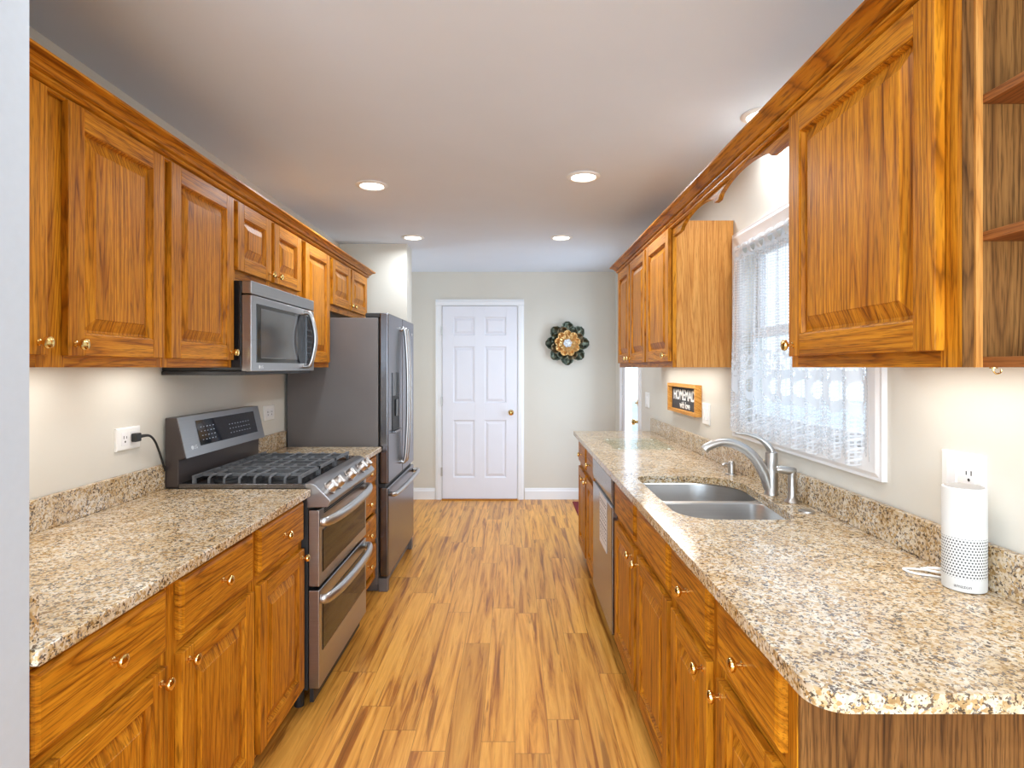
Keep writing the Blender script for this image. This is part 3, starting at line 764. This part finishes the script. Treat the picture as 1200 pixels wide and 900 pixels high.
bm = text_bm('LG', .022, lambda u, v, w_: con(ry0+.085+u, .22+v/.171, w_), .001); 
cyl(bm, con(ry0+.060, .22), (.975, 0, .22), .009, .001, 18)
obj('logo', bm, M['petal_pearl'], bgd)
# burners and grates
for x, y, r in ((-1.24, ry0+.14, .040), (-1.0, ry0+.14, .050), (-1.12, yM, .046), (-1.24, ry1-.14, .036), (-1.0, ry1-.14, .050)):
    bm = B(); lathe(bm, (x, y, .922), (0, 0, 1), [(r+.018, 0), (r+.016, .006), (r, .008), (r, .013), (r-.004, .018), (.001, .019)], 24)
    obj('burner', bm, M['black_matte'], t, smooth=True)
gw = (ry1-ry0-.05)/3
for g in range(3):
    a = ry0+.025+g*gw+.003; b = ry0+.025+(g+1)*gw-.003; z1, z0 = .962, .949; x0, x1 = -1.335, -.885
    bm = B()
    for y in (a, b-.010): box(bm, x0, x1, y, y+.010, z0, z1) if y != a and g < 2 or y == a and g > 0 else None
    for x in (x0, x1-.012): box(bm, x, x+.012, a, b, z0, z1); box(bm, x, x+.012, a, a+.012, .924, z0); box(bm, x, x+.012, b-.012, b, .924, z0)
    nb = 8
    for k in range(nb):
        x = x0+(x1-x0-.010)*k/(nb-1)
        # finger bars with drooping ends on the outer edges
        pts = [(x+.005, a+.002, .926), (x+.005, a+.004, z1-.012), (x+.005, a+.022, z1-.004), (x+.005, b-.022, z1-.004), (x+.005, b-.004, z1-.012), (x+.005, b-.002, .926)]
        if k in (2, 5):
            tube(bm, pts[:3]+[(x+.005, a+.075, z1-.004)], .0055, 6); tube(bm, [(x+.005, b-.075, z1-.004)]+pts[3:], .0055, 6)
        else: tube(bm, pts, .0055, 6)
    for f_ in (.30, .70):
        y = a+(b-a)*f_; box(bm, x0, x1, y-.005, y+.005, z0, z1)
    obj('grate', bm, M['iron'], t)
# front control panel
cp = [(-.862, .9155), (-.862, .934), (-.835, .936), (-.815, .928), (-.756, .868), (-.754, .860), (-.766, .838), (-.852, .836), (-.852, .9155)]
bm = B(); prism(bm, cp, lambda p, q: (p[0], q, p[1]), ry0-.001, ry1+.001)
cpo = obj('control_panel', bm, M['steel'], t, bevel=.003)
nx, nz = .713, .701
for y in (ry0+.085, ry0+.185, yM-.005, ry1-.175, ry1-.085):
    c = Vector((-.7855+.0005, y, .8985)); ax = Vector((nx, 0, nz))
    bm = B(); lathe(bm, c, ax, [(.030, 0), (.030, .003), (.024, .0045), (.0235, .026), (.020, .031), (.001, .032)], 28)
    s_, u_ = frame_of(ax)
    k = obj('knob', bm, M['knob_steel'], cpo, smooth=True)
    bm = B(); e = Vector((0, 1, 0)); q = ax.cross(e)
    vs = []
    for h in (.028, .038):
        for aa, bb in ((-.0045, -.019), (.0045, -.019), (.0045, .019), (-.0045, .019)): vs.append(bm.verts.new(c+ax*h+e*aa+q*bb))
    for f in ((0,1,2,3),(4,5,6,7),(0,1,5,4),(1,2,6,5),(2,3,7,6),(3,0,4,7)): bm.faces.new([vs[i] for i in f])
    obj('grip', bm, M['knob_steel'], k, bevel=.002)
bm = B(); box(bm, XL+.0108, XL+.032, 2.190, 2.222, 1.130, 1.162); PLUG = bm
bm = B(); tube(bm, [(XL+.026, 2.218, 1.148), (XL+.036, 2.26, 1.146), (XL+.034, 2.300, 1.118), (XL+.030, 2.335, 1.070), (XL+.028, 2.360, 1.025), (XL+.028, 2.378, .99)], [.007, .0045, .0042, .0042, .0042, .0042], 10, sub=6); crd = obj('power_cord', bm, M['rubber'], t, smooth=True); obj('plug', PLUG, M['rubber'], crd, bevel=.004)
# two oven doors
OV = Side(-.845, XL, 1)
def oven(z0, z1, wz0, wz1, hz, up):
    bm = B(); box(bm, -.845, -.800, ry0+.001, ry1-.001, z0, z1); d = obj('oven_door', bm, M['steel'], t, bevel=.004)
    bm = B(); raised(bm, Side(-.800, 0, 1), ry0+.040, ry1-.030, wz0, wz1, [(0, .0002), (0, .002), (.004, .003)]); obj('oven_window', bm, M['oven_glass'], d)
    ys = [ry0+.012, ry0+.030, ry0+.15, yM, ry1-.15, ry1-.030, ry1-.012]; xs = [-.800, -.772, -.752, -.744, -.752, -.772, -.800]
    bm = B(); tube(bm, list(zip(xs, ys, [hz]*7)), [.011, .013, .014, .014, .014, .013, .011], 12, sub=6, flat=1.65); obj('handle', bm, M['steel_handle'], d, smooth=True)
    return d
up = oven(.512, .826, .560, .735, .775, True)
bm = B()
for k in range(3): box(bm, -.8005, -.7985, ry0+.06, ry1-.05, .800+k*.008, .804+k*.008)
obj('vent_slots', bm, M['slot'], up)
oven(.095, .497, .235, .440, .458, False)
obj('kick_plate', bx(-.846, -.830, ry0+.02, ry1-.02, .03, .092), M['black_matte'], t)

# ------------------------------------------------------------------ microwave
my0, my1 = 2.391, 3.137; mx = -1.078
t = thing('microwave', 'stainless over-the-range microwave with a curved bar handle', 'microwave', (-1.27, 2.76, 1.40))
obj('body', bx(XL+.005, -1.120, my0, my1, 1.395, 1.766), M['black'], t, bevel=.003)
obj('vent_bottom', bx(XL+.004, -1.10, my0-.002, my1+.001, 1.378, 1.3945), M['black_matte'], t, bevel=.003)
obj('top_band', bx(-1.1195, mx, my0+.001, my1-.001, 1.712, 1.766), M['steel'], t, bevel=.004)
bm = B(); box(bm, -1.1195, mx, my0+.001, my1-.001, 1.392, 1.708); d = obj('door', bm, M['steel'], t, bevel=.004)
bm = B(); raised(bm, Side(mx, 0, 1), my0+.085, my1-.245, 1.448, 1.660, [(0, .0002), (0, .002), (.004, .0028)]); obj('door_window', bm, M['mw_glass'], d)
bm = B(); raised(bm, Side(mx, 0, 1), my0+.045, my1-.135, 1.430, 1.676, [(0, -.004), (0, .0008), (.003, .0012)])
obj('window_border', bm, M['black'], d)
bm = B(); raised(bm, Side(mx, 0, 1), my1-.125, my1-.018, 1.430, 1.676, [(0, .0002), (0, .002), (.003, .0026)]); obj('control_panel', bm, M['black'], t)
bm = B()
for r in range(6):
    for k in range(3): box(bm, mx+.0026, mx+.0032, my1-.110+k*.030, my1-.095+k*.030, 1.450+r*.030, 1.456+r*.030)
obj('key_print', bm, M['ink_dark'], t)
hy = my1-.150
obj('handle', bar([(mx, hy, 1.688), (mx+.030, hy, 1.682), (mx+.050, hy, 1.62), (mx+.058, hy, 1.555), (mx+.050, hy, 1.49), (mx+.030, hy, 1.422), (mx, hy, 1.416)], .012), M['steel_handle'], d, smooth=True)
bm = text_bm('LG', .020, lambda u, v, w_: (mx+.0004+w_, my0+.100+u, 1.412+v), .001); cyl(bm, (mx+.0004, my0+.074, 1.412), (1, 0, 0), .008, .001, 18)
obj('logo', bm, M['petal_pearl'], d)

# ------------------------------------------------------------------ dishwasher
wy0, wy1 = 2.822, 3.490
t = thing('dishwasher', 'stainless dishwasher with a paper energy label hanging on its door', 'dishwasher', (.78, 3.15, 0))
obj('tub', bx(.500, XR-.02, wy0+.004, wy1-.004, .10, .875), M['black_matte'], t)
obj('kick_plate', bx(.545, .560, wy0, wy1, .0, .099), M['black_matte'], t)
bm = B(); box(bm, .466, .4995, wy0, wy1, .115, .735); d = obj('door', bm, M['steel_dw'], t, bevel=.006, seg=3)
bm = B(); prism(bm, [(.4995, .737), (.482, .737), (.470, .752), (.464, .785), (.464, .872), (.4995, .872)], lambda p, q: (p[0], q, p[1]), wy0, wy1); obj('control_band', bm, M['steel_dw'], t, bevel=.002)
tag_ = obj('energy_label', bx(.4640, .4652, 2.965, 3.205, .465, .732), M['paper'], d, label='white paper energy label')
bm = B()
for k, (z, h) in enumerate(((.70, .004), (.66, .002), (.62, .003), (.575, .006), (.54, .002), (.50, .002))): box(bm, .4634, .4639, 2.975, 3.195, z, z+h)
for z in (.685, .64, .60, .555, .52): 
    for k in range(5): box(bm, .4634, .4639, 2.98+k*.043, 3.005+k*.043, z, z+.006)
obj('print', bm, M['ink'], tag_)

# ------------------------------------------------------------------ sink, faucet and companions
t = thing('sink', 'stainless double-bowl undermount sink in the granite counter', 'sink', (.76, 2.28, .70))
def bowl(cs, depth=.20):
    cx = sum(c[0] for c in cs)/4; cy = sum(c[1] for c in cs)/4
    def at(sh, z, k=1.0): return [(x, y, z) for x, y in rpoly([(cx+(c[0]-cx)*(1-sh/abs(c[0]-cx)), cy+(c[1]-cy)*(1-sh/abs(c[1]-cy)), max(.012, c[2]-sh*k)) for c in cs], 10)]
    bm = B(); zt = .884
    bridge_rings(bm, [at(-.012, zt), at(-.002, zt), at(.002, zt-.004), at(.008, zt-depth*.55), at(.012, zt-depth+.03), at(.020, zt-depth+.010), at(.040, zt-depth), at(.10, zt-depth-.003)])
    return bm, cx, cy, zt-depth
for nm, cs in (('far', [(.553, 2.300, .05), (.962, 2.300, .05), (.990, 2.655, .19), (.540, 2.655, .06)]), ('near', [(.548, 1.905, .12), (.925, 1.905, .05), (.955, 2.268, .05), (.553, 2.268, .05)])):
    bm, cx, cy, zb = bowl(cs, .20 if nm == 'far' else .17)
    bo = obj('bowl', bm, M['steel_v'], t, smooth=True)
    bm = B(); lathe(bm, (cx, cy, zb-.002), (0, 0, 1), [(.044, 0), (.044, .003), (.036, .004), (.030, .001), (.001, .001)], 24); obj('drain', bm, M['nickel'], bo, smooth=True)
obj('divider', bx(.560, .972, 2.270, 2.298, .872, .8838), M['steel_v'], t, bevel=.004)

t = thing('faucet', 'brushed nickel single-lever kitchen faucet behind the sink', 'faucet', (1.005, 2.28, .915))
bm = B(); fxx, fyy = 1.000, 2.28
lathe(bm, (fxx, fyy, .9155), (0, 0, 1), [(.027, 0), (.027, .004), (.0245, .007), (.024, .150), (.0235, .163), (.018, .167), (.001, .168)], 28); obj('body', bm, M['nickel'], t, smooth=True)
bm = B(); tube(bm, [(fxx-.008, fyy, .940), (fxx-.030, fyy, 1.00), (fxx-.075, fyy, 1.068), (fxx-.135, fyy, 1.108), (fxx-.195, fyy, 1.118), (fxx-.245, fyy, 1.102), (fxx-.262, fyy, 1.088)], [.022, .0215, .0195, .0175, .0165, .0165, .0165], 16, sub=8); sp = obj('spout', bm, M['nickel'], t, smooth=True)
bm = B(); tube(bm, [(fxx+.002, fyy, 1.070), (fxx-.010, fyy, 1.100), (fxx-.040, fyy+.004, 1.128), (fxx-.085, fyy+.008, 1.146), (fxx-.135, fyy+.012, 1.152)], [.021, .019, .012, .008, .005], 14, sub=8, flat=.75); obj('lever', bm, M['nickel'], t, smooth=True)
t = thing('side_sprayer', 'brushed nickel side sprayer with a horizontal head, right of the faucet', 'sprayer', (1.02, 2.15, .915))
px, py = 1.018, 2.15
bm = B(); lathe(bm, (px, py, .9155), (0, 0, 1), [(.026, 0), (.025, .004), (.017, .012), (.014, .022), (.0135, .100), (.015, .112), (.012, .122), (.001, .124)], 22); obj('stem', bm, M['nickel'], t, smooth=True)
bm = B(); tube(bm, [(px+.012, py, 1.026), (px-.005, py, 1.029), (px-.040, py+.002, 1.034), (px-.056, py+.003, 1.034)], [.013, .0155, .0145, .012], 16, sub=4); obj('head', bm, M['nickel'], t, smooth=True)
bm = B(); lathe(bm, (1.0, 2.70, .9155), (0, 0, 1), [(.026, 0), (.025, .004), (.017, .006), (.0165, .040), (.014, .058), (.010, .062), (.001, .063)], 20)
tube(bm, [(.990, 2.70, .962), (.970, 2.70, .966), (.960, 2.70, .958)], .006, 8)
tag(obj('soap_dispenser', bm, M['nickel'], None, (1.0, 2.70, .9155), smooth=True), 'short brushed nickel soap dispenser at the far corner of the sink', 'soap dispenser')
bm = B(); lathe(bm, (1.0, 2.005, .9155), (0, 0, 1), [(.027, 0), (.026, .004), (.018, .006), (.001, .0065)], 24)
tag(obj('hole_cover', bm, M['nickel'], None, (1.0, 2.005, .9155), smooth=True), 'flat round metal hole cover on the counter near the side sprayer', 'hole cover')

t = thing('cutting_board', 'greenish clear glass cutting board lying on the far counter', 'cutting board', (.78, 3.76, .915))
bm = B(); prism(bm, rpoly([(.600, 3.50, .02), (.962, 3.50, .02), (.962, 4.01, .02), (.600, 4.01, .02)], 5), lambda p, q: (p[0], p[1], q), .9195, .9245); obj('glass_plate', bm, M['board_glass'], t)
for x in (.63, .93):
    for y in (3.53, 3.98):
        bm = B(); cyl(bm, (x, y, .9152), (0, 0, 1), .008, .0042, 12); obj('foot', bm, M['plastic'], t)

# ------------------------------------------------------------------ smart speaker and its cable
sx, sy = 1.008, 1.312
t = thing('smart_speaker', 'white cylindrical smart speaker with a perforated lower half on the counter', 'speaker', (sx, sy, .9155))
bm = B(); lathe(bm, (sx, sy, .9155), (0, 0, 1), [(.038, 0), (.0415, .002), (.042, .005), (.042, .222), (.0412, .226), (.039, .2275), (.001, .2275)], 64); obj('shell', bm, M['speaker'], t, smooth=True)
bm = B(); lathe(bm, (sx, sy, 1.1432), (0, 0, 1), [(.037, 0), (.037, .0012), (.001, .0014)], 40); obj('top_plate', bm, plain('grey_speaker_top', lin(168, 166, 164), .5), t, label='grey top plate')
az = math.atan2(-sy, -sx)
def onshell(u, v, w_): a = az-.05+u/.042; r = .0422+w_; return (sx+r*math.cos(a), sy+r*math.sin(a), .9155+.014+v)
obj('logo', text_bm('amazon', .0105, onshell, .0005), M['ink'], t)
bm = B()
pts = [(sx-.005, sy+.042, .9195), (sx-.022, sy+.065, .9185), (sx-.055, sy+.085, .9185), (sx-.060, sy+.115, .9190), (sx-.020, sy+.105, .9195), (sx+.005, sy+.070, .924), (sx-.010, sy+.050, .930), (sx-.034, sy+.055, .934), (sx-.040, sy+.080, .930), (sx-.018, sy+.085, .931), (sx-.004, sy+.062, .937), (sx-.020, sy+.050, .941), (sx-.034, sy+.066, .938)]
tube(bm, pts, .0026, 8, sub=8)
obj('power_cable', bm, M['plastic'], t, smooth=True)

# ------------------------------------------------------------------ outlets and switches
def plate(S, y0, y1, z0, z1, label, cat, name, devices):
    t = thing(name, label, cat, (S.wall, (y0+y1)/2, (z0+z1)/2))
    Sd = Side(S.wall, 0, S.d)
    bm = B(); raised(bm, Sd, y0, y1, z0, z1, [(0, .0002), (0, .006), (.003, .0085), (.005, .009)]); obj('cover_plate', bm, M['plastic'], t)
    zc = (z0+z1)/2
    for kind, y in devices:
        if kind == 'socket':
            bm = B(); raised(bm, Sd, y-.019, y+.019, zc-.025, zc+.025, [(0, .006), (0, .0095), (.001, .010)]); s_ = obj('receptacle', bm, M['white'], t)
            bm = B(); Sd.box(bm, .0098, .0104, y-.009, y-.006, zc+.001, zc+.012); Sd.box(bm, .0098, .0104, y+.006, y+.009, zc+.001, zc+.010); cyl(bm, (Sd.x(.0098), y, zc-.010), (Sd.d, 0, 0), .0038, .0006, 12)
            obj('slots', bm, M['slot'], s_)
        elif kind == 'rocker':
            h = min(.033, (z1-z0)/2-.012)
            bm = B(); raised(bm, Sd, y-.016, y+.016, zc-h, zc+h, [(0, .006), (0, .0095), (.002, .0125), (.006, .012)]); obj('rocker', bm, M['white'], t)
    return t
WL = Side(0, XL, 1); WR = Side(0, XR, -1)
plate(WL, 2.115, 2.250, 1.103, 1.187, 'white wall outlet with a black plug, left of the range', 'outlet', 'wall_outlet', [('socket', 2.160), ('socket', 2.205)])
plate(WL, 3.365, 3.505, 1.100, 1.186, 'white wall outlet between the range backguard and the refrigerator', 'outlet', 'wall_outlet', [('socket', 3.41), ('socket', 3.46)])
plate(WR, 1.332, 1.463, 1.105, 1.206, 'white wall plate with switch and outlet behind the smart speaker', 'outlet', 'wall_outlet', [('socket', 1.372), ('rocker', 1.425)])
plate(WR, 3.215, 3.330, 1.090, 1.208, 'white light switch plate beside the framed chalkboard sign', 'light switch', 'light_switch', [('rocker', 3.245), ('rocker', 3.30)])
plate(WR, 4.66, 4.79, 1.085, 1.206, 'white light switch plate by the side door at the counter end', 'light switch', 'light_switch', [('rocker', 4.695), ('rocker', 4.755)])
# ------------------------------------------------------------------ framed sign
t = thing('chalkboard_sign', 'small wood-framed chalkboard sign with white lettering hung beside a switch plate', 'sign', (1.055, 3.66, 1.12))
a, b, z0, z1 = 3.36, 3.97, 1.122, 1.306; xw, xf = XR-.001, XR-.040; e = .020
bm = B(); box(bm, xf, xw, a, a+e, z0, z1); box(bm, xf, xw, b-e, b, z0, z1); box(bm, xf, xw, a+e, b-e, z0, z0+e); box(bm, xf, xw, a+e, b-e, z1-e, z1)
obj('frame', bm, M['sign_wood'], t, bevel=.0015)
obj('board', bx(xw-.012, xw-.004, a+e+.0005, b-e-.0005, z0+e+.0005, z1-e-.0005), M['chalk'], t)
bm = text_bm('HOMEMADE', .092, lambda u, v, w_: (xw-.0123-w_, 3.655-u*1.0, 1.232+v*1.0), .001, 1.0, bold=.002)
b2 = text_bm('with love', .058, lambda u, v, w_: (xw-.0123-w_, 3.655-u, 1.170+v), .001, 1.0, bold=.001)
me = bpy.data.meshes.new('tmp'); b2.to_mesh(me); b2.free(); bm.from_mesh(me); bpy.data.meshes.remove(me)
obj('lettering', bm, M['chalk_ink'], t)

# ------------------------------------------------------------------ metal flower on the back wall
fc = Vector((.555, YB-.002, 1.665))
t = thing('flower_wall_decor', 'round metal flower wall sculpture in bronze and gold on the back wall', 'wall decor', fc)
def petal(ang, r0, r1, wd, y0, lift, curl, mat):
    bm = B(); nu, nv = 7, 6; G = []
    ca, sa = math.cos(ang), math.sin(ang)
    for i in range(nv+1):
        s_ = i/nv; r = r0+(r1-r0)*s_; hw = wd*.5*((.42+.58*s_/.6) if s_ < .6 else max(.06, 1-((s_-.6)/.40)**2)**.5)
        row = []
        for k in range(nu):
            q = (k/(nu-1)-.5)*2; tip = 0
            rr = r+tip; off = hw*q; dep = y0+lift*s_+curl*(q*q)*.5-.006*math.cos(q*PI/2)
            row.append(bm.verts.new((fc.x+ca*rr-sa*off, fc.y-dep, fc.z+sa*rr+ca*off)))
        G.append(row)
    for i in range(nv):
        for k in range(nu-1): bm.faces.new((G[i][k], G[i][k+1], G[i+1][k+1], G[i+1][k]))
    o = obj('petal', bm, mat, t, smooth=True)
    m = o.modifiers.new('thickness', 'SOLIDIFY'); m.thickness = .0015
    return o
for k in range(8): petal(PI/2+k*PI/4, .06, .232, .135, .016, .028, .040, M['petal_dark'])
for k in range(8): petal(PI/2+PI/8+k*PI/4, .05, .182, .125, .026, .036, .038, M['petal_dark'] if k % 2 else M['petal_mid'])
for k in range(9): petal(PI/2+k*2*PI/9, .03, .138, .085, .044, .034, .026, M['petal_gold'])
for k in range(8): petal(PI/2+.3+k*PI/4, .02, .095, .066, .060, .034, .022, M['petal_gold'])
for k in range(6): petal(.2+k*PI/3, .006, .045, .040, .078, .022, .014, M['petal_pearl'])
bm = B(); lathe(bm, fc+Vector((0, .0015, 0)), (0, -1, 0), [(.07, 0), (.07, .012), (.045, .05), (.022, .085), (.018, .096), (.001, .102)], 20); obj('core', bm, M['petal_pearl'], t, smooth=True)

# ------------------------------------------------------------------ lace curtain on its rod
t = thing('lace_curtain', 'white lace cafe curtain with heart pattern hanging in the sink window', 'curtain', (1.05, 2.27, 1.12))
ya, yb, zt, zb = 1.755, 2.775, 1.925, 1.120
xc = XR-.012
bm = B(); nu, nv = 300, 40; uvl = bm.loops.layers.uv.new('UVMap'); G = []; L = 1.55
def fold(u): return .016*math.sin(u*2*PI*9)+.006*math.sin(u*2*PI*21+1.3)
for j in range(nv+1):
    s_ = j/nv; row = []
    for i in range(nu+1):
        u = i/nu; g = 1+.16*(1-s_)*0
        hem = .012*math.sin(u*2*PI*9+.8)*(1-s_)**3
        y = (ya+yb)/2+(u-.5)*(yb-ya)*(1+.05*(1-s_)) + .008*math.sin(u*2*PI*9+1.2)*(1-.4*s_)
        x = xc-.018+fold(u)*(.65+.5*(1-s_))
        row.append((bm.verts.new((x, y, zb+(zt-zb)*s_+hem)), u*L, s_*(zt-zb)))
    G.append(row)
for j in range(nv):
    for i in range(nu):
        q = (G[j][i], G[j][i+1], G[j+1][i+1], G[j+1][i]); f = bm.faces.new([p[0] for p in q])
        for lp, p in zip(f.loops, q): lp[uvl].uv = (p[1], p[2])
obj('cloth', bm, M['lace'], t, smooth=True)
for k in range(12):
    y = ya+.030+k*(yb-ya-.06)/11; bm = B()
    uvt = bm.loops.layers.uv.new('UVMap')
    ring = [(xc-.018+.017*math.cos(q), 1.950+.030*math.sin(q)) for q in [PI*2*i/16 for i in range(16)]]
    A = [bm.verts.new((x, y-.017+.004*math.sin(i), z)) for i, (x, z) in enumerate(ring)]; Bv = [bm.verts.new((x, y+.017+.004*math.sin(i), z)) for i, (x, z) in enumerate(ring)]
    for i in range(16):
        f = bm.faces.new((A[i], A[(i+1) % 16], Bv[(i+1) % 16], Bv[i]))
        for lp in f.loops: lp[uvt].uv = (.3, .85)
    obj('tab', bm, M['lace'], t, smooth=True)
bm = B(); tube(bm, [(xc-.018, Y0+.004, 1.962), (xc-.018, Y1-.004, 1.962)], .006, 10); obj('rod', bm, M['white'], t, smooth=True)

# ------------------------------------------------------------------ door mat
bm = B(); box(bm, .60, 1.03, 5.06, 6.10, .0005, .010)
tag(obj('door_mat', bm, M['mat'], None, (.81, 5.58, 0), bevel=.003), 'dark red door mat on the plank floor by the side door', 'mat')
